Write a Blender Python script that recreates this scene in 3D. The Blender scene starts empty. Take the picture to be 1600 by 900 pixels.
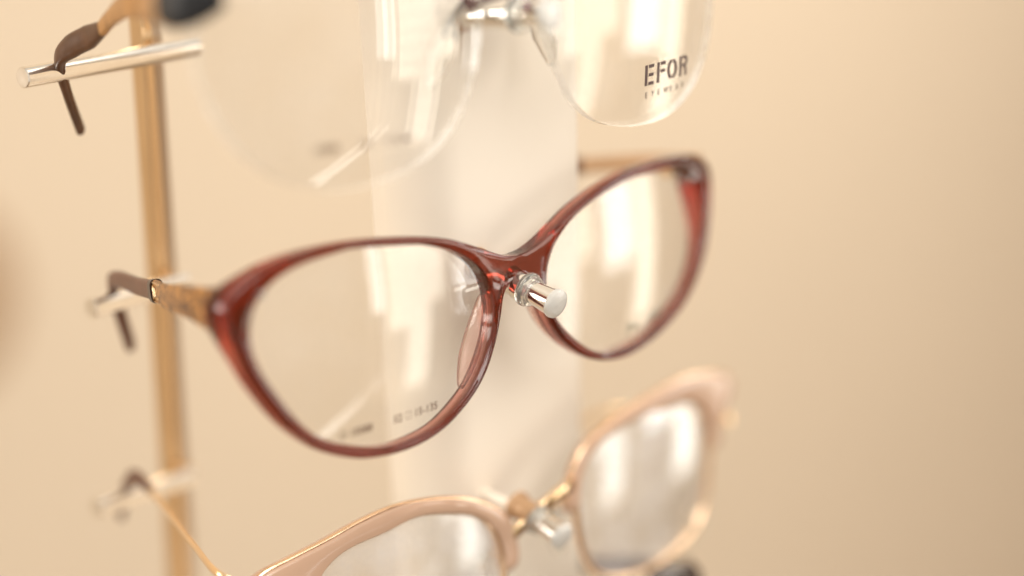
import bpy, bmesh, math
import numpy as np
from mathutils import Vector, Matrix

# ------------------------------------------------------------------ camera, world, lights
scene = bpy.context.scene
MM = 0.001
YAW, PITCH, ROLL = 0.860617, 0.244119, -0.032769
CAMPOS = np.array([-304.71, -259.92, 96.87])

def cam_axes(yaw, pitch, roll):
    f = np.array([math.sin(yaw)*math.cos(pitch), math.cos(yaw)*math.cos(pitch), -math.sin(pitch)])
    r = np.array([math.cos(yaw), -math.sin(yaw), 0.0]); u = np.cross(r, f)
    c, s = math.cos(roll), math.sin(roll)
    return r*c+u*s, -r*s+u*c, f
cr, cu, cf = cam_axes(YAW, PITCH, ROLL)
cam_data = bpy.data.cameras.new('camera'); cam = bpy.data.objects.new('camera', cam_data)
scene.collection.objects.link(cam); scene.camera = cam
M = Matrix(((cr[0], cu[0], -cf[0], CAMPOS[0]*MM), (cr[1], cu[1], -cf[1], CAMPOS[1]*MM),
            (cr[2], cu[2], -cf[2], CAMPOS[2]*MM), (0, 0, 0, 1)))
cam.matrix_world = M
cam_data.sensor_width = 36; cam_data.lens = 82.985
cam_data.clip_start = 0.01; cam_data.clip_end = 50
cam_data.dof.use_dof = True
cam_data.dof.focus_distance = 0.4105
cam_data.dof.aperture_fstop = 82.985/23.5
cam_data.dof.aperture_blades = 0

world = bpy.data.worlds.new('World'); scene.world = world; world.use_nodes = True
wb = world.node_tree.nodes['Background']
wb.inputs['Color'].default_value = (1.0, 0.915, 0.795, 1); wb.inputs['Strength'].default_value = 0.70

def area(name, loc, target, size, energy, color, size_y=None):
    l = bpy.data.lights.new(name, 'AREA'); l.energy = energy; l.color = color
    l.shape = 'RECTANGLE'; l.size = size; l.size_y = size_y or size
    o = bpy.data.objects.new(name, l); scene.collection.objects.link(o)
    o.location = loc
    o.rotation_euler = (Vector(target)-Vector(loc)).to_track_quat('-Z', 'Y').to_euler()
    return o
area('ceiling_lamp', (0.55, -0.35, 1.25), (0.5, 0.5, -0.15), 0.8, 4.0, (1.0, 0.94, 0.85))
area('wall_fill', (0.95, 0.08, 0.42), (0.95, 0.62, -0.26), 0.35, 3.0, (1.0, 0.97, 0.92))  # unseen fill light added to brighten the wall behind the stand
area('side_fill', (-0.55, 0.36, 0.12), (0.0, 0.03, 0.0), 0.3, 2.0, (1.0, 0.95, 0.88))  # unseen fill light added for the column's rounded left side
area('front_fill', (-0.25, -0.75, 0.62), (0.0, 0.0, 0.0), 0.6, 7.6, (1.0, 0.98, 0.94))  # unseen fill light added to brighten the column and the glasses
scene.view_settings.view_transform = 'Standard'; scene.view_settings.look = 'None'
scene.view_settings.exposure = 0.10; scene.view_settings.gamma = 1.0
scene.cycles.transparent_max_bounces = 32; scene.cycles.max_bounces = 14
scene.cycles.transmission_bounces = 12; scene.cycles.glossy_bounces = 6

# ------------------------------------------------------------------ helpers
def tag(o, label=None, cat=None, group=None, kind=None):
    if label: o['label'] = label
    if cat: o['category'] = cat
    if group: o['group'] = group
    if kind: o['kind'] = kind
    return o
def empty(name, loc=(0, 0, 0), label=None, cat=None, group=None):
    o = bpy.data.objects.new(name, None); scene.collection.objects.link(o)
    o.empty_display_size = 0.01; o.location = [v*MM for v in loc]
    return tag(o, label, cat, group)
def mesh_obj(name, verts, faces, mat, parent=None, smooth=True, mats=None, fmat=None, weld=None, hard=None):
    """verts in millimetres"""
    me = bpy.data.meshes.new(name)
    me.from_pydata([tuple(float(c)*MM for c in v) for v in verts], [], [tuple(int(i) for i in f) for f in faces])
    for m in (mats or [mat]): me.materials.append(m)
    if fmat is not None: me.polygons.foreach_set('material_index', fmat)
    bm = bmesh.new(); bm.from_mesh(me)
    if weld: bmesh.ops.remove_doubles(bm, verts=bm.verts, dist=weld*MM)
    bmesh.ops.recalc_face_normals(bm, faces=bm.faces)
    bm.to_mesh(me); bm.free()
    if smooth:
        me.shade_smooth() if hasattr(me, 'shade_smooth') else me.polygons.foreach_set('use_smooth', [True]*len(me.polygons))
        if hard: me.set_sharp_from_angle(angle=math.radians(hard))
    o = bpy.data.objects.new(name, me); scene.collection.objects.link(o)
    if parent: o.parent = parent
    return o

def mat_new(name):
    m = bpy.data.materials.new(name); m.use_nodes = True
    nt = m.node_tree; b = nt.nodes['Principled BSDF']; return m, nt, b
def simple(name, col, rough=0.4, metal=0.0, noise=0.0, scale=200.0, coat=0.0, bump=0.0, rvar=0.0):
    m, nt, b = mat_new(name)
    b.inputs['Base Color'].default_value = (*col, 1); b.inputs['Roughness'].default_value = rough
    b.inputs['Metallic'].default_value = metal; b.inputs['Coat Weight'].default_value = coat
    tc = nt.nodes.new('ShaderNodeTexCoord'); n = nt.nodes.new('ShaderNodeTexNoise')
    n.inputs['Scale'].default_value = scale; n.inputs['Detail'].default_value = 4
    nt.links.new(tc.outputs['Object'], n.inputs['Vector'])
    if noise:
        mx = nt.nodes.new('ShaderNodeMix'); mx.data_type = 'RGBA'
        mx.inputs['A'].default_value = (*[c*(1-noise) for c in col], 1)
        mx.inputs['B'].default_value = (*[min(1, c*(1+noise)) for c in col], 1)
        nt.links.new(n.outputs['Fac'], mx.inputs['Factor']); nt.links.new(mx.outputs['Result'], b.inputs['Base Color'])
    if rvar:
        mr = nt.nodes.new('ShaderNodeMapRange'); mr.inputs['To Min'].default_value = max(0, rough-rvar); mr.inputs['To Max'].default_value = rough+rvar
        nt.links.new(n.outputs['Fac'], mr.inputs['Value']); nt.links.new(mr.outputs['Result'], b.inputs['Roughness'])
    if bump:
        bp = nt.nodes.new('ShaderNodeBump'); bp.inputs['Strength'].default_value = bump; bp.inputs['Distance'].default_value = 0.0002
        nt.links.new(n.outputs['Fac'], bp.inputs['Height']); nt.links.new(bp.outputs['Normal'], b.inputs['Normal'])
    return m
def emis(name, col, strength):
    m, nt, b = mat_new(name)
    b.inputs['Base Color'].default_value = (0, 0, 0, 1)
    b.inputs['Emission Color'].default_value = (*col, 1); b.inputs['Emission Strength'].default_value = strength
    return m
def lens_mat(name, tint=(1, 1, 1), gain=1.0, haze=0.0, hazecol=(1, .95, .88)):
    """thin clear lens: Fresnel mirror on both faces, straight-through transmission"""
    m = bpy.data.materials.new(name); m.use_nodes = True; nt = m.node_tree
    for n in list(nt.nodes): nt.nodes.remove(n)
    out = nt.nodes.new('ShaderNodeOutputMaterial')
    tr = nt.nodes.new('ShaderNodeBsdfTransparent'); tr.inputs['Color'].default_value = (0.985, 0.985, 0.98, 1)
    gl = nt.nodes.new('ShaderNodeBsdfGlossy'); gl.inputs['Roughness'].default_value = 0.0
    gl.inputs['Color'].default_value = (*tint, 1)
    geo = nt.nodes.new('ShaderNodeNewGeometry')
    mr = nt.nodes.new('ShaderNodeMapRange'); mr.inputs['To Min'].default_value = 1.5; mr.inputs['To Max'].default_value = 1/1.5
    nt.links.new(geo.outputs['Backfacing'], mr.inputs['Value'])
    fr = nt.nodes.new('ShaderNodeFresnel'); nt.links.new(mr.outputs['Result'], fr.inputs['IOR'])
    mu = nt.nodes.new('ShaderNodeMath'); mu.operation = 'MULTIPLY'; mu.inputs[1].default_value = gain; mu.use_clamp = True
    nt.links.new(fr.outputs['Fac'], mu.inputs[0])
    mx = nt.nodes.new('ShaderNodeMixShader'); nt.links.new(mu.outputs[0], mx.inputs[0])
    nt.links.new(tr.outputs[0], mx.inputs[1]); nt.links.new(gl.outputs[0], mx.inputs[2])
    last = mx
    if haze:
        df = nt.nodes.new('ShaderNodeBsdfDiffuse'); df.inputs['Color'].default_value = (*hazecol, 1)
        m2 = nt.nodes.new('ShaderNodeMixShader')
        tc = nt.nodes.new('ShaderNodeTexCoord'); n1 = nt.nodes.new('ShaderNodeTexNoise'); n1.inputs['Scale'].default_value = 45; n1.inputs['Detail'].default_value = 8; n1.inputs['Roughness'].default_value = .7
        r1 = nt.nodes.new('ShaderNodeMapRange'); r1.inputs['From Min'].default_value = .40; r1.inputs['From Max'].default_value = .70; r1.inputs['To Min'].default_value = haze*.35; r1.inputs['To Max'].default_value = haze*1.9
        nt.links.new(tc.outputs['Object'], n1.inputs['Vector']); nt.links.new(n1.outputs['Fac'], r1.inputs['Value']); nt.links.new(r1.outputs['Result'], m2.inputs[0])
        nt.links.new(mx.outputs[0], m2.inputs[1]); nt.links.new(df.outputs[0], m2.inputs[2]); last = m2
    nt.links.new(last.outputs[0], out.inputs['Surface'])
    return m
def acetate(name, trans, sigma_col, density, body, mixf, rough=0.02, laminated=False):
    """translucent cellulose acetate: clear dielectric with coloured absorption, part pigment body"""
    m = bpy.data.materials.new(name); m.use_nodes = True; nt = m.node_tree
    for n in list(nt.nodes): nt.nodes.remove(n)
    out = nt.nodes.new('ShaderNodeOutputMaterial')
    g = nt.nodes.new('ShaderNodeBsdfPrincipled'); g.inputs['Base Color'].default_value = (*trans, 1)
    g.inputs['Transmission Weight'].default_value = 1.0; g.inputs['Roughness'].default_value = rough; g.inputs['IOR'].default_value = 1.5
    p = nt.nodes.new('ShaderNodeBsdfPrincipled'); p.inputs['Roughness'].default_value = 0.06; p.inputs['IOR'].default_value = 1.52
    tc = nt.nodes.new('ShaderNodeTexCoord'); n = nt.nodes.new('ShaderNodeTexNoise'); n.inputs['Scale'].default_value = 260; n.inputs['Detail'].default_value = 5
    mp = nt.nodes.new('ShaderNodeMapping'); mp.inputs['Scale'].default_value = (.35, 1, 1)
    nt.links.new(tc.outputs['Object'], mp.inputs['Vector']); nt.links.new(mp.outputs[0], n.inputs['Vector'])
    mc = nt.nodes.new('ShaderNodeMix'); mc.data_type = 'RGBA'
    mc.inputs['A'].default_value = (*[c*.6 for c in body], 1); mc.inputs['B'].default_value = (*[c*1.4 for c in body], 1)
    nt.links.new(n.outputs['Fac'], mc.inputs['Factor']); nt.links.new(mc.outputs['Result'], p.inputs['Base Color'])
    mx = nt.nodes.new('ShaderNodeMixShader'); mx.inputs[0].default_value = mixf
    if laminated:      # dark pigmented front layer over a clearer amber-red back layer (depth behind the wrapped front)
        sx = nt.nodes.new('ShaderNodeSeparateXYZ'); nt.links.new(tc.outputs['Object'], sx.inputs[0])
        q1 = nt.nodes.new('ShaderNodeMath'); q1.operation = 'MULTIPLY'; nt.links.new(sx.outputs['X'], q1.inputs[0]); nt.links.new(sx.outputs['X'], q1.inputs[1])
        q2 = nt.nodes.new('ShaderNodeMath'); q2.operation = 'MULTIPLY_ADD'; q2.inputs[1].default_value = -1.37; nt.links.new(q1.outputs[0], q2.inputs[0]); nt.links.new(sx.outputs['Y'], q2.inputs[2])
        mr = nt.nodes.new('ShaderNodeMapRange'); mr.inputs['From Min'].default_value = .0006; mr.inputs['From Max'].default_value = .0018
        mr.inputs['To Min'].default_value = mixf; mr.inputs['To Max'].default_value = .15
        nt.links.new(q2.outputs[0], mr.inputs['Value']); nt.links.new(mr.outputs['Result'], mx.inputs[0])
    nt.links.new(g.outputs[0], mx.inputs[1]); nt.links.new(p.outputs[0], mx.inputs[2])
    nt.links.new(mx.outputs[0], out.inputs['Surface'])
    va = nt.nodes.new('ShaderNodeVolumeAbsorption'); va.inputs['Color'].default_value = (*sigma_col, 1); va.inputs['Density'].default_value = density
    nt.links.new(va.outputs[0], out.inputs['Volume'])
    return m

# ------------------------------------------------------------------ materials
M_wall = simple('painted_wall', (0.745, 0.61, 0.452), 0.75, noise=0.03, scale=6, bump=0.3)
M_far = simple('far_wall_paint', (0.22, 0.13, 0.075), 0.7, noise=0.08, scale=5)
M_floor = simple('shop_floor_wood', (0.36, 0.25, 0.16), 0.35, noise=0.25, scale=9)
M_col = simple('satin_white_lacquer', (0.94, 0.855, 0.735), 0.5, noise=0.015, scale=40, rvar=0.05)
M_pole = simple('brushed_brass', (0.80, 0.59, 0.37), 0.22, metal=1.0, noise=0.08, scale=60, rvar=0.08)
M_pole_shade = simple('pole_metal_shade', (0.50, 0.40, 0.31), 0.30, metal=0.9, noise=0.08, scale=60, rvar=0.08)  # darker pole metal, the shade of its right side put into the colour
M_chrome = simple('polished_chrome', (0.86, 0.84, 0.80), 0.06, metal=1.0, noise=0.03, scale=300, rvar=0.03)
M_bar = simple('satin_aluminium_tube', (0.90, 0.86, 0.80), 0.20, metal=1.0, noise=0.05, scale=400, rvar=0.07)
M_gun = simple('dark_plum_metal', (0.16, 0.10, 0.10), 0.18, metal=0.9, noise=0.1, scale=500)
M_gold = simple('pale_gold_metal', (0.90, 0.66, 0.40), 0.20, metal=1.0, noise=0.05, scale=500, rvar=0.05)
M_tt = simple('bronzed_temple_metal', (0.50, 0.27, 0.10), 0.3, metal=0.5, noise=0.5, scale=260)
M_tan = simple('tan_temple', (0.50, 0.31, 0.17), 0.4, metal=0.2, noise=0.1)
M_gold2 = simple('rose_gold_metal', (0.93, 0.66, 0.44), 0.20, metal=1.0, noise=0.05, scale=500, rvar=0.05)
M_black = simple('black_plastic', (0.006, 0.006, 0.008), 0.5, noise=0.2)
M_brown = simple('brown_acetate_tip', (0.11, 0.036, 0.018), 0.35, noise=0.35, scale=300)
M_tort = simple('tortoise_acetate_tip', (0.10, 0.040, 0.016), 0.3, noise=0.6, scale=260, coat=0.1)
M_ring = simple('dark_ring', (0.03, 0.012, 0.01), 0.25, noise=0.1)
M_print = simple('dark_brown_print', (0.075, 0.035, 0.030), 0.45, noise=0.15, scale=900)
M_print2 = simple('brown_print', (0.13, 0.065, 0.04), 0.5, noise=0.15, scale=900)
M_print3 = simple('green_grey_print', (0.09, 0.10, 0.07), 0.5, noise=0.15, scale=900)
M_frame = acetate('burgundy_acetate', (1, 1, 1), (0.91, 0.20, 0.03), 720.0, (0.085, 0.017, 0.007), 0.78, laminated=True)
M_pad = acetate('pink_clear_acetate', (1, .93, .9), (0.93, 0.62, 0.52), 110.0, (0.85, 0.45, 0.36), 0.22)
M_brow = simple('blush_tan_acetate', (0.56, 0.37, 0.26), 0.16, noise=0.07, scale=120, coat=0.5)
M_lensA = lens_mat('clear_demo_lens', (1, 1, .98), 1.1, haze=0.035)
M_lensB = lens_mat('rimless_demo_lens', (1, .99, .96), 1.1, haze=0.05, hazecol=(1, .97, .92))
M_lensC = lens_mat('coated_demo_lens', (0.84, 0.92, 1.0), 2.4, haze=0.13, hazecol=(.95, .96, 1))
M_edge = lens_mat('polished_lens_edge', (1, 1, 1), 1.5, haze=0.55, hazecol=(1, .97, .92))
m, nt, b = mat_new('clear_silicone'); M_sil = m
b.inputs['Base Color'].default_value = (.97, .96, .92, 1); b.inputs['Transmission Weight'].default_value = .85
b.inputs['Roughness'].default_value = 0.12; b.inputs['IOR'].default_value = 1.42
m, nt, b = mat_new('frosted_acrylic_cap'); M_cap = m
b.inputs['Base Color'].default_value = (.97, .95, .90, 1); b.inputs['Transmission Weight'].default_value = .45
b.inputs['Roughness'].default_value = 0.08; b.inputs['IOR'].default_value = 1.49
tc = nt.nodes.new('ShaderNodeTexCoord'); ns = nt.nodes.new('ShaderNodeTexNoise'); ns.inputs['Scale'].default_value = 900; ns.inputs['Detail'].default_value = 3
bp = nt.nodes.new('ShaderNodeBump'); bp.inputs['Strength'].default_value = .6; bp.inputs['Distance'].default_value = .0003
nt.links.new(tc.outputs['Object'], ns.inputs['Vector']); nt.links.new(ns.outputs['Fac'], bp.inputs['Height']); nt.links.new(bp.outputs['Normal'], b.inputs['Normal'])
# engraved temple metal: gold with dark oxidised ornament
m, nt, b = mat_new('engraved_gold_temple'); M_engr = m
tc = nt.nodes.new('ShaderNodeTexCoord'); vo = nt.nodes.new('ShaderNodeTexVoronoi'); vo.inputs['Scale'].default_value = 800
ns = nt.nodes.new('ShaderNodeTexNoise'); ns.inputs['Scale'].default_value = 420; ns.inputs['Detail'].default_value = 6
vo.feature = 'DISTANCE_TO_EDGE'
nt.links.new(tc.outputs['Object'], vo.inputs['Vector']); nt.links.new(tc.outputs['Object'], ns.inputs['Vector'])
ad = nt.nodes.new('ShaderNodeMath'); ad.operation = 'MULTIPLY_ADD'; ad.inputs[1].default_value = 1.2
nt.links.new(vo.outputs['Distance'], ad.inputs[0]); nt.links.new(ns.outputs['Fac'], ad.inputs[2])
cr_ = nt.nodes.new('ShaderNodeValToRGB'); cr_.color_ramp.elements[0].position = .58; cr_.color_ramp.elements[0].color = (.09, .03, .012, 1)
cr_.color_ramp.elements[1].position = .70; cr_.color_ramp.elements[1].color = (.60, .29, .075, 1)
nt.links.new(ad.outputs[0], cr_.inputs[0]); nt.links.new(cr_.outputs[0], b.inputs['Base Color'])
b.inputs['Metallic'].default_value = .35; b.inputs['Roughness'].default_value = .34
bp = nt.nodes.new('ShaderNodeBump'); bp.inputs['Strength'].default_value = .5; bp.inputs['Distance'].default_value = .0001
nt.links.new(ad.outputs[0], bp.inputs['Height']); nt.links.new(bp.outputs['Normal'], b.inputs['Normal'])

# ------------------------------------------------------------------ geometry generators
def fourier(points, c, K):
    P = np.array(points, float); x = P[:, 0]-c[0]; z = P[:, 1]-c[1]
    th = np.arctan2(z, x); r = np.hypot(x, z)
    # resample evenly in angle first so that dense spots do not dominate
    o = np.argsort(th); th = th[o]; r = r[o]
    tt = np.linspace(-math.pi, math.pi, 181)[:-1]
    rr = np.interp(tt, np.concatenate([th-2*math.pi, th, th+2*math.pi]), np.tile(r, 3))
    A = np.stack([np.ones_like(tt)]+[f(k*tt) for k in range(1, K+1) for f in (np.cos, np.sin)], 1)
    F = np.linalg.lstsq(A, rr, rcond=None)[0]
    def fn(t):
        t = np.asarray(t, float); s = F[0]+0*t
        for k in range(1, K+1): s = s+F[2*k-1]*np.cos(k*t)+F[2*k]*np.sin(k*t)
        return s
    return fn
def polar_spline(points, c, smooth=3):
    """closed Catmull-Rom through the points, returned as a polar function"""
    P = np.array(points, float); n = len(P); out = []
    for i in range(n):
        p0, p1, p2, p3 = P[i-1], P[i], P[(i+1) % n], P[(i+2) % n]
        for t in np.linspace(0, 1, 12, endpoint=False):
            out.append(.5*((2*p1)+(-p0+p2)*t+(2*p0-5*p1+4*p2-p3)*t*t+(-p0+3*p1-3*p2+p3)*t**3))
    Q = np.array(out); th = np.arctan2(Q[:, 1]-c[1], Q[:, 0]-c[0]); r = np.hypot(Q[:, 0]-c[0], Q[:, 1]-c[1])
    o = np.argsort(th); th = th[o]; r = r[o]
    tt = np.linspace(-math.pi, math.pi, 721)[:-1]
    rr = np.interp(tt, np.concatenate([th-2*math.pi, th, th+2*math.pi]), np.tile(r, 3))
    k = np.exp(-.5*(np.arange(-12, 13)/max(smooth, .1))**2); k /= k.sum()
    rr = np.convolve(np.concatenate([rr[-12:], rr, rr[:12]]), k, 'valid')
    return lambda t: np.interp((np.asarray(t)+math.pi) % (2*math.pi)-math.pi, np.append(tt, math.pi), np.append(rr, rr[0]))

def profile(w, T, b, bo, ridge):
    """cross-section loop (s along width from the lens outwards, y depth), front at y=0"""
    b = min(b, w*.35); bo = min(bo, w*.35)
    return [(0, b), (.12*b, .5*b), (.5*b, .12*b), (b, 0), (w*.30, -ridge*.6), (w*.5, -ridge), (w*.72, -ridge*.7), (w-bo, 0),
            (w-.5*bo, .12*bo), (w-.12*bo, .5*bo), (w, bo), (w, T*.5), (w, T-bo), (w-.12*bo, T-.5*bo), (w-.5*bo, T-.12*bo), (w-bo, T),
            (w*.5, T), (b, T), (.5*b, T-.12*b), (.12*b, T-.5*b), (0, T-b), (0, T*.75), (.0, T*.5), (0, T*.3)]

def sphere_sag(cx, cz, x, z, c, R, off):
    """lens surface depth: plane tangent to the wrapped front at the lens centre plus a shallow sphere"""
    return c*cx*cx+2*c*cx*(x-cx)+((x-cx)**2+(z-cz)**2)/(2*R)-22.0**2/(2*R)+off

def lens(name, fin, c2, sgn, mat, parent, c=.00137, R=120., off=1.5, thick=1.5, grow=.45, edge=None, zoff=0, nr=14, N=120):
    verts = []; faces = []; fm = []
    th = np.linspace(-math.pi, math.pi, N+1)[:-1]; r = fin(th)+grow
    rs = np.linspace(0, 1, nr+1)[1:]
    for side in (0, 1):
        base = len(verts); verts.append((sgn*c2[0], sphere_sag(c2[0], c2[1], c2[0], c2[1], c, R, off)+side*thick, c2[1]+zoff))
        for q in rs:
            for i in range(N):
                x = c2[0]+q*r[i]*math.cos(th[i]); z = c2[1]+q*r[i]*math.sin(th[i])
                verts.append((sgn*x, sphere_sag(c2[0], c2[1], x, z, c, R, off)+side*thick, z+zoff))
        for i in range(N):
            j = (i+1) % N; faces.append((base, base+1+i, base+1+j)); fm.append(0)
            for k in range(nr-1):
                a = base+1+k*N; faces.append((a+i, a+N+i, a+N+j, a+j)); fm.append(0)
    A = 1+(nr-1)*N; B = A+1+nr*N
    for i in range(N):
        j = (i+1) % N; faces.append((A+i, B+i, B+j, A+j)); fm.append(1 if edge else 0)
    return mesh_obj(name, verts, faces, mat, parent, mats=[mat]+([edge] if edge else []), fmat=fm, hard=50)

def sweep(path, sizes, up=(0, 0, 1), n=12, power=2.6, sub=6, cap=True):
    """superellipse section (height along 'up', thickness across) along a smooth path; sizes = (height, thick) per point"""
    P = np.array(path, float); S = np.array(sizes, float); k = len(P); pts = []; sz = []
    for i in range(k-1):
        p0, p1, p2, p3 = P[max(i-1, 0)], P[i], P[i+1], P[min(i+2, k-1)]
        for t in np.linspace(0, 1, sub, endpoint=False):
            pts.append(.5*((2*p1)+(-p0+p2)*t+(2*p0-5*p1+4*p2-p3)*t*t+(-p0+3*p1-3*p2+p3)*t**3)); sz.append(S[i]*(1-t)+S[i+1]*t)
    pts.append(P[-1]); sz.append(S[-1]); pts = np.array(pts); m_ = len(pts)
    V = []; F = []
    for i in range(m_):
        d = pts[min(i+1, m_-1)]-pts[max(i-1, 0)]; d /= np.linalg.norm(d)
        u = np.array(up, float); u = u-d*(u@d); u /= np.linalg.norm(u); w = np.cross(d, u)
        h, t_ = sz[i]
        for j in range(n):
            a = 2*math.pi*j/n; ca, sa = math.cos(a), math.sin(a)
            V.append(pts[i]+u*(.5*h*math.copysign(abs(sa)**(2/power), sa))+w*(.5*t_*math.copysign(abs(ca)**(2/power), ca)))
    for i in range(m_-1):
        for j in range(n):
            F.append((i*n+j, i*n+(j+1) % n, (i+1)*n+(j+1) % n, (i+1)*n+j))
    if cap:
        for e in (0, m_-1):
            base = e*n; V.append(pts[e]); ci = len(V)-1
            for j in range(n): F.append((base+j, base+(j+1) % n, ci))
    return V, F
def add_sweep(name, path, sizes, mat, parent, hard=40, **k):
    V, F = sweep(path, sizes, **k); return mesh_obj(name, V, F, mat, parent, hard=hard)
def closed_tube(name, pts, rad, mat, parent, n=10, squash=1.0):
    P = np.array(pts); N = len(P); V = []; F = []
    for i in range(N):
        d = P[(i+1) % N]-P[i-1]; d /= np.linalg.norm(d); u = np.array([0., 1., 0.]); u -= d*(u@d); u /= np.linalg.norm(u); w = np.cross(d, u)
        for j in range(n):
            a = 2*math.pi*j/n; V.append(P[i]+u*(rad*squash*math.cos(a))+w*(rad*math.sin(a)))
    for i in range(N):
        for j in range(n):
            F.append((i*n+j, i*n+(j+1) % n, ((i+1) % N)*n+(j+1) % n, ((i+1) % N)*n+j))
    return mesh_obj(name, V, F, mat, parent)
def lathe(name, a, bvec, prof, mat, parent, n=40, hard=35):
    """prof: (distance along a->b, radius) in mm; closed at both ends"""
    a = np.array(a, float); d = np.array(bvec, float)-a; d /= np.linalg.norm(d)
    u = np.cross(d, [0, 0, 1.]); u /= np.linalg.norm(u); w = np.cross(d, u); V = []; F = []
    for s, r in prof:
        for j in range(n):
            t = 2*math.pi*j/n; V.append(a+d*s+(u*math.cos(t)+w*math.sin(t))*max(r, 1e-3))
    for i in range(len(prof)-1):
        for j in range(n): F.append((i*n+j, i*n+(j+1) % n, (i+1)*n+(j+1) % n, (i+1)*n+j))
    F.append(tuple(range(n))[::-1]); F.append(tuple((len(prof)-1)*n+j for j in range(n)))
    return mesh_obj(name, V, F, mat, parent, hard=hard)
def box_mesh(x0, x1, y0, y1, z0, z1):
    V = [(x, y, z) for x in (x0, x1) for y in (y0, y1) for z in (z0, z1)]
    F = [(0, 1, 3, 2), (4, 6, 7, 5), (0, 4, 5, 1), (2, 3, 7, 6), (0, 2, 6, 4), (1, 5, 7, 3)]
    return V, F
def bevel(o, w, seg=3):
    md = o.modifiers.new('bevel', 'BEVEL'); md.width = w*MM; md.segments = seg; md.limit_method = 'ANGLE'; return o

# lettering: flat print lying on a lens surface
def text_polys(s, size, spacing=1.0):
    cu_ = bpy.data.curves.new('t', 'FONT'); cu_.body = s; cu_.size = 1.0; cu_.space_character = spacing; cu_.resolution_u = 3; cu_.offset = 0.018
    o = bpy.data.objects.new('t', cu_); scene.collection.objects.link(o)
    dg = bpy.context.evaluated_depsgraph_get(); me = bpy.data.meshes.new_from_object(o.evaluated_get(dg))
    V = [(v.co.x*size, v.co.y*size) for v in me.vertices]; F = [tuple(p.vertices) for p in me.polygons]
    bpy.data.objects.remove(o); bpy.data.curves.remove(cu_); bpy.data.meshes.remove(me)
    return V, F
def stroke(pts, w, closed=False):
    P = [np.array(q, float) for q in pts]; V = []; F = []; n = len(P); L = []
    for i in range(n):
        a = P[i-1] if (closed or i > 0) else P[i]; b_ = P[(i+1) % n] if (closed or i < n-1) else P[i]
        d = b_-a; d /= np.linalg.norm(d); nn = np.array([-d[1], d[0]])
        V += [tuple(P[i]+nn*w/2), tuple(P[i]-nn*w/2)]
    for i in range(n if closed else n-1):
        j = (i+1) % n; F.append((2*i, 2*i+1, 2*j+1, 2*j))
    return V, F
def merge(parts):
    V = []; F = []
    for v, f in parts:
        b0 = len(V); V += list(v); F += [tuple(i+b0 for i in q) for q in f]
    return V, F
def print_on(name, VF, origin, ux, uz, depth_fn, mat, parent, back=-0.06):
    V, F = VF; out = []
    for a, b_ in V:
        x = origin[0]+a*ux[0]+b_*uz[0]; z = origin[1]+a*ux[1]+b_*uz[1]
        out.append((x, depth_fn(x, z)+back, z))
    return mesh_obj(name, out, F, mat, parent, smooth=False)

# ------------------------------------------------------------------ the setting
def P3(*a): return a
V, F = box_mesh(-1500, 4200, 620, 700, -1600, 1400)
tag(mesh_obj('wall', V, F, M_wall, smooth=False), kind='structure')
V, F = box_mesh(-2500, 4200, -2600, 620, -1700, -1600)
tag(mesh_obj('floor', V, F, M_floor, smooth=False), kind='structure')

# shop front across the room, seen mirrored in the lenses and the chrome
WDIR = np.array([0.68, -0.733, 0.0]); WDIR /= np.linalg.norm(WDIR); WT = np.array([-WDIR[1], WDIR[0], 0.0])*-1   # to the viewer's right in the reflection
WD = 1700.0
far = empty('shop_window', tuple(WDIR*WD), 'tall shop window with pale blinds across the room, reflected in the lenses', 'window')
ang = math.atan2(-WDIR[0], WDIR[1]) + math.pi      # local +y points back at the display
far.rotation_euler = (0, 0, math.atan2(-WDIR[1], -WDIR[0]) - math.pi/2)
M_day = emis('daylight_glow', (0.98, 0.98, 0.95), 4.7)
M_blind = emis('sunlit_blind', (1.0, 0.91, 0.77), 3.8)
M_fr = simple('window_frame_paint', (0.62, 0.50, 0.38), 0.5, noise=0.05)
def fbox(name, x0, x1, y0, y1, z0, z1, mat, parent=far, **k):
    V, F = box_mesh(x0, x1, y0, y1, z0, z1); return mesh_obj(name, V, F, mat, parent, smooth=False, **k)
far.rotation_euler = (0, 0, math.atan2(-.68, -.733))   # local x runs along the front, local y points away from the display
fbox('day_glow', 325, 412, 0, 4, -230, 620, M_day)
fbox('blind', -135, 300, 0, 4, -620, 620, M_blind)
fbox('day_glow', -520, -225, 0, 4, -330, 620, M_day)
fbox('blind', -760, -560, 0, 4, -620, 620, M_blind)
for x in (312, 424, -180, -540, -775):
    fbox('mullion', x-12, x+12, -30, -4, -640, 640, M_fr)
fbox('sill', -790, 440, -60, 6, -660, -622, M_fr)
fbox('low_panel', 150, 300, -60, -34, -620, -330, M_fr)
fbox('low_panel', -170, -10, -60, -34, -620, -240, M_fr)
# slats of the blinds
for k in range(18):
    z = -600+k*68
    fbox('slat', -133, 298, -26, -23, z, z+5, M_fr)
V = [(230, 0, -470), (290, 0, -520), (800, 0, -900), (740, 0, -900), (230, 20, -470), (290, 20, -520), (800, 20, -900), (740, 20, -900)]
mesh_obj('day_glow', V, [(0, 1, 2, 3), (7, 6, 5, 4), (0, 4, 5, 1), (1, 5, 6, 2), (2, 6, 7, 3), (3, 7, 4, 0)], M_day, far, smooth=False)  # glowing strip added for the slanted bright streak mirrored in the lenses
V, F = box_mesh(-2500, 2400, 30, 90, -1600, 1400)
fw = mesh_obj('far_wall', V, F, M_far, smooth=False); fw.matrix_world = Matrix.Translation(Vector(WDIR*WD*MM)) @ Matrix.Rotation(math.atan2(-.68, -.733), 4, 'Z')
tag(fw, kind='structure')

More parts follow.
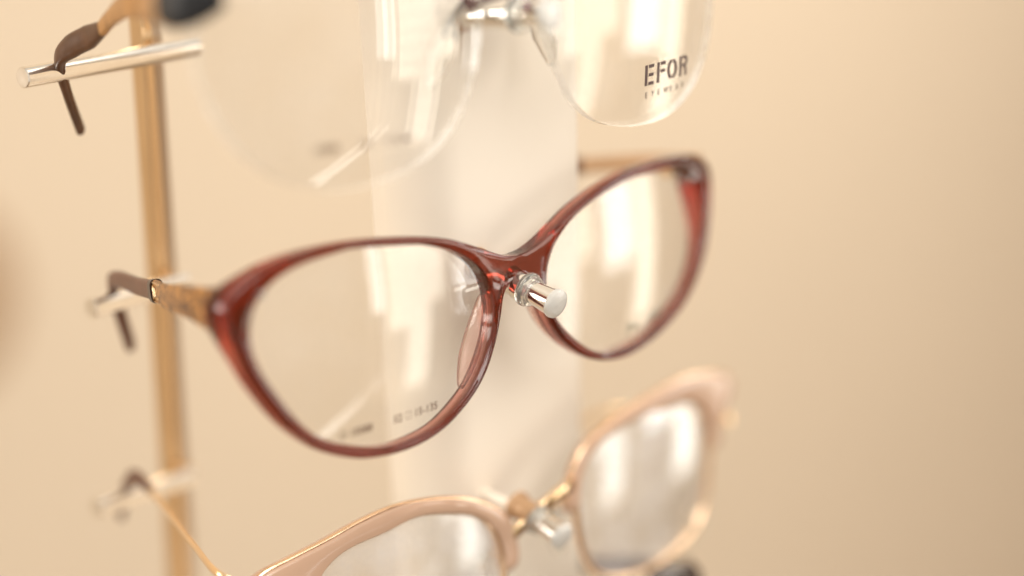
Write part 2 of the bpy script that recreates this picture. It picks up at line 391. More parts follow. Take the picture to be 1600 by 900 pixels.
# unidentified brown patch at the left edge, filled by a made-up round form
sc = empty('brown_shape', (311, 620, -160), 'unidentified round brown form, a soft blurred patch at the left edge', 'unknown object')
M_shape = simple('brown_matte', (0.42, 0.26, 0.14), 0.5, noise=0.1, scale=60)
lathe('backplate', (0, 0, 0), (0, -1, 0), [(0, 30), (6, 30), (8, 28)], M_shape, sc)
lathe('shape_body', (0, -8, 0), (0, -1, 0), [(0, 14), (4, 46), (22, 54), (40, 46), (48, 18)], M_shape, sc)

# ------------------------------------------------------------------ display stand
st = empty('display_stand', (18, 30, -160), 'eyewear display stand with pale rounded column, brass pole, crossbars and chrome pegs', 'display stand')
SO = np.array([18., 30., -160.])
def sp(*a): return tuple(np.array(a, float)-SO)
# column: gently bowed front, rounded left side
LX, LY = .262, .226      # the whole stand leans towards the viewer at the top
prof = []
def arc(cx, cy, r, a0, a1, n):
    return [(cx+r*math.cos(math.radians(a)), cy+r*math.sin(math.radians(a))) for a in np.linspace(a0, a1, n)]
prof += [(31.5, 33), (32.6, 32), (33.0, 14.6), (32.6, 13.2), (31.4, 12.5), (26, 11.8), (18, 11.1), (10, 10.7), (4, 10.5)]
prof += arc(-2.0, 19.0, 8.5, 270, 150, 24)
prof += [(-8, 27), (-4, 31), (4, 33), (20, 33.5)]
V = []; F = []; n = len(prof)
for z in (-160, 160):
    V += [sp(x-LX*z, y-LY*z, z) for x, y in prof]
for i in range(n): F.append((i, (i+1) % n, n+(i+1) % n, n+i))
F += [tuple(range(n))[::-1], tuple(range(n, 2*n))]
mesh_obj('column', V, F, M_col, st, hard=50)
# square brass pole, its shaded right side coloured in as a darker metal half
px, py = -19.6, 72.0
def lean(v): return sp(v[0]-.19*(v[2]-38), v[1]-.226*(v[2]-38), v[2])
V, F = box_mesh(px-2.2, px+.1, py-2.0, py+2.0, -160, 160)
bevel(mesh_obj('pole_lit_side', [lean(v) for v in V], F, M_pole, st, hard=30), .35)
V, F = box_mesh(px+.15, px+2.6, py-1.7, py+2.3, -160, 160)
bevel(mesh_obj('pole_shade_side', [lean(v) for v in V], F, M_pole_shade, st, hard=30), .35)
# crossbars resting places for the temples
def barmesh(name, x0, x1, y, z0, z1):
    a = sp(x0, y, z0); b_ = sp(x1, y, z1)
    return lathe(name, a, b_, [(0, .9), (0, 1.7), (.15, 1.88), (np.linalg.norm(np.array(b_)-a)-.15, 1.88), (np.linalg.norm(np.array(b_)-a), 1.7)], M_bar, st, n=28)
barmesh('crossbar', -52.2, -12, 67.0, 36.3, 36.5)
barmesh('crossbar', -33.5, -10, 76.5, -10.2, -10.0)
barmesh('crossbar', -27.5, -3, 87.0, -53.2, -53.6)
for z in (36.4, -10.1, -53.4):
    V, F = box_mesh(px-1.5, px+2.0, py-4.0, py-1.0, z-1.2, z+1.2); bevel(mesh_obj('clamp', [lean(v) for v in V], F, M_pole, st), .4)
V, F = box_mesh(-20, 110, 25, 150, -166, -160); bevel(mesh_obj('base', [sp(*v) for v in V], F, M_col, st), 1.5)

# pegs: world axis from the column to the tip
def peg(base, tip, root=None, yc=11.0, k=1.0, rear=None):
    base = np.array(base, float); tip = np.array(tip, float); d = tip-base; L = np.linalg.norm(d); d /= L
    back = base+d*((yc-base[1])/d[1]) if root is None else np.array(root, float)
    L0 = np.linalg.norm(base-back); sc = lambda P: [(a, r*k) for a, r in P]
    lathe('peg', back-SO, base+d*.3-SO, sc([(0, 2.4), (L0-1.0, 2.4), (L0-.6, 2.7), (L0+.9, 2.7)]), rear or M_chrome, st)
    lathe('silicone_ring', base+d*.9-SO, tip-SO, sc([(0, 2.0), (0.05, 2.95), (.35, 3.1), (.9, 3.1), (1.1, 2.9), (1.15, 2.5), (1.35, 2.5), (1.5, 2.85), (1.9, 2.75), (1.95, 2.0)]), M_sil, st)
    e = L-2.6
    lathe('peg_flange', back+d*1.2-SO, tip-SO, sc([(-.8, 2.9), (0, 2.9), (.3, 2.75), (.4, 2.3)]), M_tan, st)
    lathe('peg_shaft', base+d*1.2-SO, tip-SO, sc([(0, 2.1), (1.2, 2.1), (3.0, 2.15), (e-.6, 2.42), (e-.05, 2.5), (e, 2.4)]), M_chrome, st)
    lathe('peg_cap', base+d*(1.2+e)-SO, tip-SO, sc([(0, 2.3), (.02, 2.6), (.5, 2.68), (.95, 2.55), (1.25, 2.15), (1.4, 1.5), (1.48, .7), (1.5, .1)]), M_cap, st)
PS = math.radians(-5.0)
RZ = np.array([[math.cos(PS), -math.sin(PS), 0], [math.sin(PS), math.cos(PS), 0], [0, 0, 1]])
UO = np.array([-12.19, -10.40, 3.87]); LOo = np.array([12.19, 10.40, -3.87])
def up(v): return RZ@np.array(v, float)+UO
def lo(v): return RZ@np.array(v, float)+LOo
peg((0, -.1, -2.6), (0, -8.6, -4.9))
peg(up((0, .1, 43.2)), up((.7, -8.6, 43.8)), yc=1.0)
peg(lo((.2, -.8, -46.6)), lo((.7, -8.8, -49.5)), yc=14.0, k=.95, rear=M_tan)
bq = lo((.2, 2.8, -46.0)); lathe('peg_dowel', bq-SO, bq+np.array([0, 9., 1.2])-SO, [(0, 1.0), (9.1, 1.0)], M_col, st)

def rot_for(o, R, O):
    o.matrix_world = Matrix(((R[0][0], R[0][1], R[0][2], O[0]*MM), (R[1][0], R[1][1], R[1][2], O[1]*MM), (R[2][0], R[2][1], R[2][2], O[2]*MM), (0, 0, 0, 1)))

# ------------------------------------------------------------------ middle glasses: burgundy cat-eye
CC = .00137
ry, rz_, rx = map(math.radians, (-.269, -1.332, -2.462))
GM = np.array(Matrix.Rotation(rz_, 3, 'Z') @ Matrix.Rotation(ry, 3, 'Y') @ Matrix.Rotation(rx, 3, 'X'))
mg = empty('burgundy_glasses'); rot_for(mg, GM, (0, 0, 0))
tag(mg, 'burgundy translucent cat-eye glasses with gold engraved temples, middle of the three pairs', 'glasses', 'eyeglasses on the display stand')
Lin = [(-59.1, 0.8), (-58.8, 3.3), (-57.7, 5.7), (-55.8, 7.9), (-52.3, 9.5), (-47.2, 10.7), (-42.0, 11.3), (-36.7, 11.3), (-31.4, 10.7), (-24.5, 9.5), (-18.8, 7.8), (-13.7, 5.7), (-9.8, 2.5), (-7.6, -1.3), (-7.5, -4.8), (-8.2, -9.2), (-11.0, -14.2), (-14.5, -18.0), (-19.4, -21.1), (-24.8, -22.8), (-30.7, -23.2), (-36.2, -22.6), (-41.4, -21.1), (-46.4, -18.8), (-50.5, -15.4), (-53.3, -12.1), (-55.4, -8.6), (-57.2, -4.9), (-58.5, -1.4)]
Rin = [(6.9, -4.5), (7.1, -1.5), (8.8, 1.9), (13.0, 5.2), (18.9, 7.7), (24.9, 9.1), (32.3, 10.0), (39.9, 10.1), (47.9, 9.4), (54.6, 7.9), (57.6, 5.6), (58.7, 0.7), (58.5, -3.6), (57.3, -7.8), (54.6, -11.7), (50.5, -14.6), (45.4, -17.2), (39.7, -19.1), (34.0, -20.2), (28.2, -20.6), (22.8, -19.9), (17.5, -17.9), (12.7, -14.4), (9.2, -10.5)]
Lout = [(0, 3.0), (1.9, 3.0), (5.6, 4.4), (11, 6.8), (16, 8.8), (22, 10.4), (29.5, 11.7), (35, 12.4), (40.5, 12.8), (46.6, 12.8), (51, 12.4), (54.8, 11.6), (58.3, 10.3), (61.2, 8.8), (62.9, 7.0), (63.1, 4.8), (62.6, 2.2), (61.9, .4), (60.7, -2.9), (59.3, -6.6), (57, -10.5), (54.3, -14.2), (50.8, -17.8), (46.7, -20.9), (42, -23.0), (37.7, -24.2), (31.5, -24.8), (25.7, -24.4), (20.4, -22.9), (14.7, -19.7), (10.4, -15.9), (7.7, -11.6), (5.7, -7.4), (4.8, -4.4), (4.0, -2.6), (2.3, -.9), (0, -.4)]
Rout = [(0, 3.0), (1.9, 3.0), (6.5, 4.4), (11.5, 6.6), (16.5, 8.6), (23, 10.4), (29, 11.5), (36, 12.2), (44, 12.2), (50.5, 11.8), (55.5, 11.1), (60.3, 9.4), (62.6, 7.4), (63.1, 4.4), (62.4, -.8), (60.8, -6), (58, -10.5), (53.7, -14.6), (48.3, -18.0), (41.6, -20.5), (34.7, -21.9), (28.7, -22.3), (22.6, -21.5), (17.3, -19.6), (11.8, -16.0), (8.4, -12.2), (5.9, -7.6), (4.8, -4.4), (4.0, -2.6), (2.3, -.9), (0, -.4)]
C0 = (33.0, -4.5)
def rim_half(inner, outer, sgn, Tfn, N=300, bi=.4, bo=.55, ridge=.35):
    fi = fourier([(abs(x), z) for x, z in inner], C0, 7)
    # the outer contour without its bridge joint, closed far side by x=0
    tip = [(-6.0, 3.0), (-6.0, -.4)]
    fo = polar_spline(outer[1:-1]+[(0, -.4), (-1.2, -.4), (-3, 1.3), (-1.2, 3.0), (0, 3.0)], C0, 2.0)
    a_top = math.pi-math.atan2(3.0-C0[1], 33.0); a_bot = math.pi-math.atan2(-.4-C0[1], 33.0)
    nb = 26
    seam = np.linspace(a_top, a_bot, nb)                       # sections that run into the bridge plane x=0
    rest = np.linspace(a_bot, a_top+2*math.pi, N)[1:-1]
    # finer steps next to the bridge
    rest = a_bot+(2*math.pi+a_top-a_bot)*(.5-.5*np.cos(np.linspace(0, 1, N)*math.pi))[1:-1]*.35+(rest-a_bot)*.65
    th = np.concatenate([seam, rest]); V = []; secs = []
    for i, t in enumerate(th):
        ri = float(fi(t)); c_, s_ = math.cos(t), math.sin(t)
        on = i < nb
        if on: ro = 33.0/abs(c_)
        else:
            ro = float(fo(t))
            if c_ < 0: ro = min(ro, 33.0/abs(c_)-.0)
        edge = min(i, nb-1-i) if on else 0
        w = max(ro-ri, 1.4)
        if not on and ro-ri < 1.4: ri = ro-w
        T = Tfn(t); k = 0.0 if (on and 0 < i < nb-1) else 1.0
        pr_ = profile(w, T, bi, bo*k+1e-4, ridge*(0.0 if on else min(1, (min(abs(t-a_bot), abs(t-a_top-2*math.pi)))/.35)))
        sec = []
        for s, y in pr_:
            r = ri+s; x = C0[0]+r*c_; z = C0[1]+r*s_
            if abs(x) < .02: x = 0.0
            sec.append(len(V)); V.append((sgn*x, y+CC*x*x, z))
        secs.append(sec)
    F = []; n = len(secs[0]); m_ = len(secs)
    for i in range(m_):
        a, b_ = secs[i], secs[(i+1) % m_]
        for j in range(n):
            if i < nb-1 and j == 10: continue      # open where the halves meet
            if i < nb-1 and j == 11: continue
            F.append((a[j], a[(j+1) % n], b_[(j+1) % n], b_[j]))
    return V, F, fi
def Tmid(t):
    t = t % (2*math.pi)
    def bump(c, w): d = (t-c+math.pi) % (2*math.pi)-math.pi; return math.exp(-(d/w)**2)
    return 3.2+2.4*bump(.30, .28)
V1, F1, fL = rim_half(Lin, Lout, -1, Tmid)
V2, F2, fR = rim_half(Rin, Rout, 1, Tmid)
V, F = merge([(V1, F1), (V2, F2)])
mesh_obj('frame_front', V, F, M_frame, mg, weld=.03, hard=60)
def depth_mid(x, z): ax = abs(x); return sphere_sag(33, -4.5, ax, z, CC, 120., 1.5)
lensL = lens('lens', fL, C0, -1, M_lensA, mg); lensR = lens('lens', fR, C0, 1, M_lensA, mg)
lensL['label'] = 'clear demo lens printed with size numbers'
# acetate nose pads behind the nasal rims
def pad(sgn, fi, name='nose_pad'):
    V = []; F = []; th = np.linspace(math.radians(176), math.radians(216), 22); n = 12
    for i, t in enumerate(th):
        q = math.sin(math.pi*i/(len(th)-1))**.6; r = float(fi(t))
        for j in range(n):
            a = 2*math.pi*j/n; s = 1.1+(.3+.75*q)*math.cos(a)-1.0*q*0; y = 3.2+1.1*q+(.6+1.5*q)*math.sin(a)
            s -= .38*max(0, y-3.2)*q
            V.append((sgn*(C0[0]+(r+s)*math.cos(t)), y, C0[1]+(r+s)*math.sin(t)))
    for i in range(len(th)-1):
        for j in range(n): F.append((i*n+j, i*n+(j+1) % n, (i+1)*n+(j+1) % n, (i+1)*n+j))
    F += [tuple(range(n)), tuple((len(th)-1)*n+j for j in range(n))]
    return mesh_obj(name, V, F, M_pad, mg)
pad(-1, fL); pad(1, fR)
# decorative rivets at the upper outer corners
for x, z in ((-56.6, 7.6), (55.9, 6.9)):
    lathe('rivet', (x, CC*x*x+.2, z), (x, CC*x*x-5, z), [(0, .78), (.55, .78), (.75, .65), (.8, .3)], M_sil, mg, n=20)
# prints on the lenses
m1 = merge([(lambda a: ([(x, y) for x, y in a[0]], a[1]))(text_polys('10088', 1.9, 1.0)),
            (lambda a: ([(x+9.3, y) for x, y in a[0]], a[1]))(text_polys('52', 1.9, 1.05)),
            stroke([(12.1, .05), (13.35, .05), (13.35, 1.2), (12.1, 1.2)], .14, True),
            (lambda a: ([(x+14.0, y) for x, y in a[0]], a[1]))(text_polys('15-135', 1.9, 1.08)),
            stroke([(-1.35+.62*math.cos(a), .6+.62*math.sin(a)) for a in np.linspace(0, 2*math.pi, 17)[:-1]], .14, True),
            stroke([(-1.9, .1), (-.8, 1.1)], .14)])
o_ = np.array([-41.2, -19.7]); print_on('size_print', m1, o_, (.985*1.0, .012), (.0, 1.0), depth_mid, M_print2, lensL)
m2 = merge([text_polys('Jwu', 2.3, 1.2), (lambda a: ([(x+7.2, y) for x, y in a[0]], a[1]))(text_polys('CVQ', 2.3, .95))])
print_on('brand_print', m2, np.array([29.6, -17.6]), (1.0, .03), (.1, .9), depth_mid, M_print3, lensR)

# temples
GI = GM.T
def wl(*a): return tuple(GI@np.array(a, float))
pathL = [(-60.7, 9.8, 5.0), wl(-57.0, 22, 3.6), wl(-50.5, 35, 1.4), wl(-43.3, 46.5, -.6)]
tl = add_sweep('temple', pathL, [(8.2, 2.4), (5.6, 1.5), (4.4, 1.2), (3.9, 1.1)], M_engr, mg, n=16, power=4)
tl['label'] = 'gold engraved temple with ornament'
d_ = np.array(wl(-43.3, 46.5, -.6)); 
tipL = add_sweep('ear_tip', [wl(-43.6, 46.0, -.5), wl(-37.5, 58, -2.6), wl(-31.5, 70.5, -4.2), wl(-28.3, 76, -6.6), wl(-24.3, 79.5, -13), wl(-18.5, 84, -22)], [(3.4, 1.9), (3.2, 1.9), (3.0, 2.0), (3.0, 2.1), (3.3, 2.2), (3.0, 1.9)], M_brown, tl, n=16, power=3)
add_sweep('dark_ring', [wl(-44.0, 45.2, -.4), wl(-43.2, 46.9, -.7)], [(4.3, 2.5), (4.2, 2.4)], M_ring, tl, n=16, power=3.2, sub=2)
# raised ornament lines near the end of the gold part
orn = [[(-45.0, 43.0), (-44.4, 44.3)], []]
def on_temple(s, h, out=.68):
    a = np.array(wl(-50.5, 35, 1.4)); b_ = np.array(wl(-43.3, 46.5, -.6)); d = b_-a; L = np.linalg.norm(d); d /= L
    u = np.array([0, 0, 1.]); u -= d*(u@d); u /= np.linalg.norm(u); w = np.cross(d, u)
    if w[0] > 0: w = -w
    return a+d*(L-s)+u*h+w*out
for line in ([(1.2, 1.5), (1.6, -1.5)], [(2.0, 1.0), (2.6, -1.1), (3.0, .9), (3.5, -1.1), (3.9, .7)], [(2.4, 1.2), (3.1, -.4), (3.8, 1.0), (4.6, -1.0)], [(4.4, .9), (5.2, -.2), (6.2, .5)], [(5.4, -1.0), (6.4, -.6), (7.4, -1.0)], [(1.2, 1.65), (10, 1.75)], [(1.6, -1.62), (10, -1.72)]):
    pts = [on_temple(s, h) for s, h in line]
    V, F = sweep(pts, [(.24, .30)]*len(pts), up=(0.2, .1, 1), n=6, power=2, sub=4)
    mesh_obj('ornament', V, F, M_gold, tl)
pathR = [(61.6, 7.0, 8.0), (61.0, 19, 7.9), (57, 33, 7.0), (55, 48, 5), (54, 57, 1)]
tr_ = add_sweep('temple', pathR[:3], [(4.4, 2.0), (3.4, 1.5), (3.2, 1.2)], M_tan, mg, n=16, power=4)
add_sweep('ear_tip', pathR[2:]+[(53, 64, -10)], [(3.6, 1.9), (3.3, 2), (3.2, 2), (3.2, 1.9)], M_brown, tr_, n=16, power=3)
for s in (-1, 1):
    add_sweep('hinge', [(s*59.6, 10.6, 4.9+(s>0)*2.5), (s*59.0, 14.5, 4.6+(s>0)*2.6)], [(3.6, 1.6), (3.2, 1.4)], M_gold, mg, n=10, power=4, sub=2)

# ------------------------------------------------------------------ upper glasses: rimless
ug = empty('rimless_glasses'); rot_for(ug, RZ, UO)
tag(ug, 'rimless glasses with clear lens lettered EFOR EYEWEAR, top of the three pairs', 'glasses', 'eyeglasses on the display stand')
uLi = [(-58.9, 46.0), (-59.4, 40.7), (-57.4, 35.5), (-54.9, 31.0), (-50.4, 25.4), (-43.3, 21.3), (-34.0, 19.4), (-25.0, 20.0), (-16.5, 22.8), (-11.2, 27.0), (-7.9, 32.6), (-5.6, 40.0), (-5.5, 46), (-8, 53), (-16, 58), (-30, 60), (-45, 59.5), (-55, 55)]
uRi = [(8.0, 42), (10.3, 36.4), (13.0, 30.3), (16.1, 26.1), (21.2, 22.5), (28.0, 20.3), (36.5, 19.7), (45.5, 20.9), (51.6, 24.6), (55.3, 30.5), (56.9, 37.1), (57.0, 45), (54.5, 54), (46, 59), (32, 60), (17, 58.5), (9.5, 53), (7.6, 47)]
CU = (32.0, 40.0)
fUL = fourier([(abs(x), z) for x, z in uLi], CU, 6); fUR = fourier(uRi, CU, 6)
uL = lens('lens', fUL, CU, -1, M_lensB, ug, edge=M_edge, grow=0, off=1.6, thick=1.9)
uR = lens('lens', fUR, CU, 1, M_lensB, ug, edge=M_edge, grow=0, off=1.6, thick=1.9)
uR['label'] = 'clear lens lettered EFOR EYEWEAR'
def depth_up(x, z): return sphere_sag(32, 40, abs(x), z, CC, 120., 1.6)
# stencil lettering E F O R, unit height 1
def rect(x0, y0, x1, y1): return ([(x0, y0), (x1, y0), (x1, y1), (x0, y1)], [(0, 1, 2, 3)])
g = .045; w = .17
Lt = [rect(0, 0, w, 1), rect(w+g, 0, .56, w), rect(w+g, .42, .53, .42+w*.95), rect(w+g, 1-w, .56, 1)]
x = .74
Lt += [rect(x, 0, x+w, 1), rect(x+w+g, 1-w, x+.56, 1), rect(x+w+g, .46, x+.52, .46+w*.95)]
x = 1.40; cxo, ra, rb = x+.33, .33-w/2, .5-w/2
for a0, a1 in ((98, 262), (-82, 82)):
    Lt.append(stroke([(cxo+ra*math.cos(math.radians(a)), .5+rb*math.sin(math.radians(a))) for a in np.linspace(a0, a1, 24)], w))
x = 2.22
Lt += [rect(x, 0, x+w, 1)]
Lt.append(stroke([(x+w+g, 1-w/2)]+[(x+.36+.15*math.cos(math.radians(a)), .72+.195*math.sin(math.radians(a))) for a in np.linspace(90, -90, 14)]+[(x+w+g, .525)], w*.9))
Lt.append(stroke([(x+.36, .46), (x+.43, .38), (x+.455, .28), (x+.46, .0)], w*.95))
Hh = 3.95; k = 13.3/2.72
def sc_(vf, sx, sy, dx=0, dy=0): return ([(a*sx+dx, b_*sy+dy) for a, b_ in vf[0]], vf[1])
efor = sc_(merge(Lt), k, 3.7)
print_on('brand_lettering', efor, np.array([33.7, 26.6]), (1, .012*1.0), (-.03, 1.0), depth_up, M_print, uR)
ey = merge([sc_(text_polys(ch, 1.5), .95, 1.0, dx=i*1.92) for i, ch in enumerate('EYEWEAR')])
print_on('eyewear_lettering', ey, np.array([34.0, 24.35]), (1, .02), (0, 1.0), depth_up, M_print, uR)
sz = merge([text_polys('10088', 1.8), sc_(text_polys('54', 1.8), 1, 1, 8.6), stroke([(11.7, .05), (12.9, .05), (12.9, 1.2), (11.7, 1.2)], .14, True), sc_(text_polys('17-140', 1.8), 1, 1, 13.8)])
print_on('size_print', sz, np.array([-41.0, 26.0]), (1, -.03), (0, 1), depth_up, M_print2, uL)
# bridge, screws, pad arms, pads
add_sweep('bridge', [(-10.5, -.2, 46.0), (-6, -.5, 47.0), (-.5, -.8, 47.4), (5, -.7, 47.0), (11.5, -.2, 46.0)], [(3.0, 1.5), (2.4, 1.5), (2.2, 1.5), (2.4, 1.5), (3.0, 1.5)], M_gun, ug, n=14)
for s, x0 in ((-1, -9.0), (1, 11.0)):
    lathe('screw', (x0, .9, 47.5), (x0, -3, 47.5), [(0, .6), (1.6, .6), (1.61, 1.25), (2.2, 1.15), (2.3, .7)], M_chrome, ug, n=20)
    add_sweep('pad_arm', [(x0-s*1.5, 2.5, 47.5), (x0-s*3.5, 5.0, 46.5), (x0-s*2.6, 6.5, 43.5), (x0+s*.4, 6.2, 40)], [(.9, .9)]*4, M_ring, ug, n=8, power=2)
    P_ = sweep([(x0-s*1.4, 6.0, 43.5), (x0+s*.4, 5.6, 40.5), (x0+s*2.2, 5.8, 37), (x0+s*4.2, 6.4, 32.5)], [(1.2, .8), (4.6, 1.9), (5.6, 2.1), (1.5, .9)], up=(0, 1, 0.1), n=14, power=2.2)
    mesh_obj('nose_pad', *P_, M_sil, ug)
P_ = [(10.7, 1.2, 41.5), (12.3, 1.2, 37.0), (14.0, 1.0, 33.0)]
# dark end pieces and tan temples
def uw(*a): return tuple(RZ.T@(np.array(a, float)-UO))
for s in (-1, 1):
    e = add_sweep('end_piece', [(s*56.5, 3.6, 52.8), (s*58.6, 5.5, 51.8), (s*60.4, 9.0, 50.6), (s*59.8, 14.0, 50.2)], [(4.5, 1.8), (6.5, 2.2), (7.0, 2.4), (5.0, 2.0)], M_black, ug, n=14, power=2.6)
tu = add_sweep('temple', [(-59.4, 12.0, 49.5), uw(-56.5, 27, 51.5), uw(-52.0, 38, 50.6), uw(-48.3, 47, 47.4), uw(-46.4, 52, 44.8)], [(5.6, 1.8), (5.2, 1.6), (4.4, 1.6), (3.0, 1.7), (2.4, 1.9)], M_tt, ug, n=14, power=3)
add_sweep('ear_tip', [uw(-46.7, 51.3, 45.2), uw(-45.9, 56, 43.3), uw(-45.8, 61.0, 41.3), uw(-45.4, 65.0, 38.4), uw(-41.5, 68.5, 32.0), uw(-35.5, 73, 24.0)], [(2.4, 1.9), (4.3, 2.2), (4.2, 2.2), (2.7, 2.0), (2.0, 1.7), (2.4, 1.6)], M_tort, tu, n=16, power=2.6)
tu2 = add_sweep('temple', [(59.4, 12.5, 49.5), (58.5, 28, 49), (57, 42, 47)], [(5, 1.8), (4, 1.6), (3, 1.6)], M_gold, ug, n=14, power=3)
add_sweep('ear_tip', [(57, 41.5, 47), (56, 52, 44), (55, 60, 34)], [(3, 1.9), (4.2, 2.2), (2.4, 1.8)], M_tort, tu2, n=14)

# ------------------------------------------------------------------ lower glasses: blush browline
LO2 = LOo+RZ@np.array([4., 0, 0])
lg = empty('browline_glasses'); rot_for(lg, RZ, LO2)
tag(lg, 'blush pink browline glasses with gold bridge and gold wire temple, bottom of the three pairs', 'glasses', 'eyeglasses on the display stand')
lRi = [(10.6, -47.4), (11.2, -41.9), (13.4, -39.4), (17.2, -37.9), (24.0, -36.6), (32.9, -36.0), (41.6, -36.5), (48.6, -38.2), (51.4, -42.6), (52.1, -50.9), (50.9, -57.6), (47.8, -63.2), (43.1, -65.4), (36.4, -66.8), (27.8, -67.2), (19.8, -65.9), (14.6, -62.8), (11.6, -58.1), (10.3, -53)]
lLi = [(52.6, -46.5), (50.4, -44.4), (44.5, -42.6), (38.3, -41.3), (32.6, -40.6), (26.8, -40.7), (20.8, -41.9), (16.2, -44.1), (12.8, -46.9), (10.9, -50.2), (10.2, -53.6), (10.3, -57.4), (11.6, -62.6), (14.6, -67.3), (19.8, -70.4), (27.8, -71.7), (36.4, -71.3), (43.1, -69.9), (48.2, -67.7), (51.6, -62.1), (53.2, -55.4)]
CR = (31.5, -51.5); CL = (31.5, -56.0)
fLR = fourier(lRi, CR, 6); fLL = fourier(lLi, CL, 6)
lLo = [(63.4, -43.2), (58.4, -41.9), (50.3, -40.2), (42.1, -38.3), (33.6, -37.3), (24.9, -38.2), (17.3, -40.4), (11.1, -43.9), (7.6, -47.9), (6.6, -52.0), (6.9, -56), (10, -64), (18, -72), (30, -74), (45, -72), (57, -62), (62.5, -52), (65, -46)]
lRo = [(7.2, -48.4), (8.6, -42.6), (12.2, -37.9), (18.2, -35.4), (26.6, -33.2), (34.9, -32.2), (43.6, -31.6), (53.3, -33.0), (59.0, -34.6), (61.2, -36.6), (59.6, -40.2), (56.0, -44.4), (56.4, -52), (52, -62), (42, -68), (30, -69.5), (18, -67), (10, -60), (7.2, -54)]
def brow(fi, outer, cc, sgn, a0, a1):
    fo = polar_spline(outer, cc, 2.5); V = []; F = []; N = 110; secs = []; trim = []
    for i, t in enumerate(np.linspace(math.radians(a0), math.radians(a1), N)):
        ri = float(fi(t))+.15; ro = float(fo(t)); f = min(1, i/3+.25, (N-1-i)/3+.25); w_ = max(ro-ri, .9)
        T = 3.2; c_, s_ = math.cos(t), math.sin(t)
        for s, y in profile(w_, T*f, .35, .7, .15*f):
            r = ri+s; x = cc[0]+r*c_; z = cc[1]+r*s_; V.append((sgn*x, y+.0013*x*x+(1-f)*T/2-.3, z))
        x = cc[0]+(ri+w_-.15)*c_; z = cc[1]+(ri+w_-.15)*s_; trim.append((sgn*x, .0013*x*x+1.0, z))
    n = 24
    for i in range(N-1):
        for j in range(n): F.append((i*n+j, i*n+(j+1) % n, (i+1)*n+(j+1) % n, (i+1)*n+j))
    F += [tuple(range(n)), tuple((N-1)*n+j for j in range(n))]
    o = mesh_obj('brow_rim', V, F, M_brow, lg, hard=60)
    Vt, Ft = sweep(trim[1:-1:3], [(1.1, 1.1)]*len(trim[1:-1:3]), up=(0, 1, 0), n=8, power=2.4, sub=3)
    mesh_obj('gold_trim', Vt, Ft, M_gold2, o)
brow(fLL, lLo, CL, -1, -4, 182); brow(fLR, lRo, CR, 1, 5, 176)
for fi, cc, s in ((fLL, CL, -1), (fLR, CR, 1)):
    th = np.linspace(0, 2*math.pi, 97)[:-1]; r = fi(th)+.35
    pts = [(s*(cc[0]+r[i]*math.cos(t)), .0013*(cc[0]+r[i]*math.cos(t))**2+.9, cc[1]+r[i]*math.sin(t)) for i, t in enumerate(th)]
    closed_tube('wire_rim', pts, .62, M_gold2, lg, squash=1.4)
    lens('lens', fi, cc, s, M_lensC, lg, c=.0013, off=1.6, thick=1.2, grow=.2)
br = add_sweep('bridge', [(-9.6, 1.2, -50.2), (-7.0, -.2, -48.6), (-3.5, -1.1, -46.2), (1, -1.6, -44.2), (5, -1.0, -43.6), (9.4, 1.0, -44.0)], [(2.2, 1.3), (2.6, 1.5), (2.3, 1.6), (2.3, 1.6), (2.8, 1.6), (2.6, 1.3)], M_gold, lg, n=14)
for s, (x0, z0) in ((-1, (-10.2, -54)), (1, (10.2, -49))):
    add_sweep('pad_arm', [(x0, 2.0, z0), (x0-s*1.6, 4.6, z0+.5), (x0-s*1.8, 6.8, z0-2), (x0-s*.8, 7.2, z0-4)], [(.8, .8)]*4, M_gold, lg, n=8, power=2)
    P_ = sweep([(x0-s*.9, 7.0, z0-.5), (x0-s*.2, 7.2, z0-4), (x0+s*1.1, 7.8, z0-8.5), (x0+s*2.0, 8.6, z0-12)], [(1.2, .8), (4.4, 1.8), (5.2, 2.0), (1.5, .9)], up=(0, 1, .1), n=14, power=2.2)
    mesh_obj('nose_pad', *P_, M_sil, lg)
def lw(*a): return tuple(RZ.T@(np.array(a, float)-LO2))
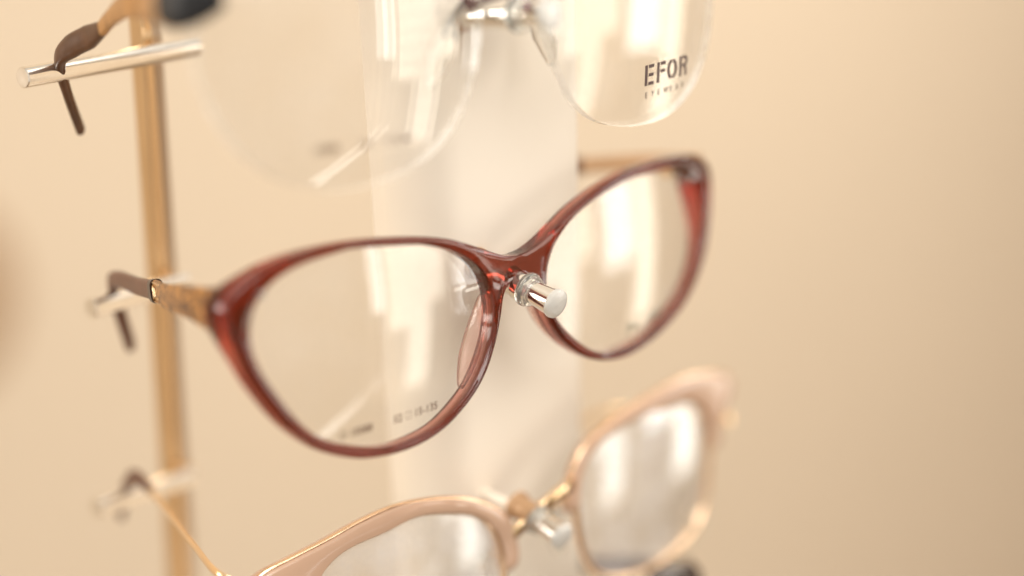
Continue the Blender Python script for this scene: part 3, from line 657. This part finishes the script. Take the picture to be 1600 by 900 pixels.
tw = add_sweep('temple', [(-63.5, 6.5, -45.6), lw(-52.0, 25, -45.6), lw(-42.5, 42, -46.6), lw(-32.5, 59.5, -47.4), lw(-24, 74.5, -48.2)], [(1.9, 1.0), (1.5, 1.0), (1.4, 1.0), (1.4, 1.0), (1.3, 1.0)], M_gold, lg, n=10, power=2.4)
add_sweep('ear_tip', [lw(-24.3, 74, -48.1), lw(-22.3, 79, -47.6), lw(-20.3, 84, -48.4), lw(-17.5, 90, -53), lw(-15, 95, -60)], [(1.5, 1.2), (2.8, 1.7), (3.4, 1.8), (2.6, 1.7), (2.4, 1.6)], M_brown, tw, n=12)
tw2 = add_sweep('temple', [(60.6, 5.5, -44.5), (60.3, 14, -46.0), (59.5, 24, -47)], [(1.9, 1.0), (1.5, 1), (1.4, 1)], M_gold, lg, n=10)
add_sweep('ear_tip', [(59.5, 23.5, -47), (57.5, 36, -48), (56.5, 46, -54)], [(1.5, 1.0), (1.5, 1.0), (1.5, 1.0)], M_gold, tw2, n=12)

# ------------------------------------------------------------------ fourth pair, almost wholly below the frame
dg_ = empty('dark_glasses'); rot_for(dg_, GM @ np.array(Matrix.Rotation(math.radians(-8), 3, 'Y')), (-1.5, 1.0, -90.5))
tag(dg_, 'dark brown glasses below the others, only the blurred upper right corner shows', 'glasses', 'eyeglasses on the display stand')
M_dark = simple('dark_tortoise_acetate', (0.045, 0.028, 0.022), 0.12, noise=0.6, scale=180, coat=0.4)
me = bpy.data.objects['frame_front'].data.copy(); me.materials.clear(); me.materials.append(M_dark)
o = bpy.data.objects.new('frame_front', me); scene.collection.objects.link(o); o.parent = dg_
for src in (lensL, lensR):
    o = bpy.data.objects.new('lens', src.data); scene.collection.objects.link(o); o.parent = dg_
for s_ in (-1, 1):
    t_ = add_sweep('temple', [(s_*61.6, 7.0, 6.0), (s_*61.0, 19, 5.5), (s_*57.5, 33, 5.0)], [(6.4, 2.0), (4.4, 1.5), (3.2, 1.2)], M_tort, dg_, n=14, power=4)
    add_sweep('ear_tip', [(s_*57.5, 32.5, 5.0), (s_*55.5, 48, 4), (s_*54, 57, -3)], [(3.2, 1.9), (3.6, 2), (3, 1.9)], M_brown, t_, n=14)
peg((-1.5, .9, -88.6), (-1.5, -7.6, -90.9), yc=30.0)
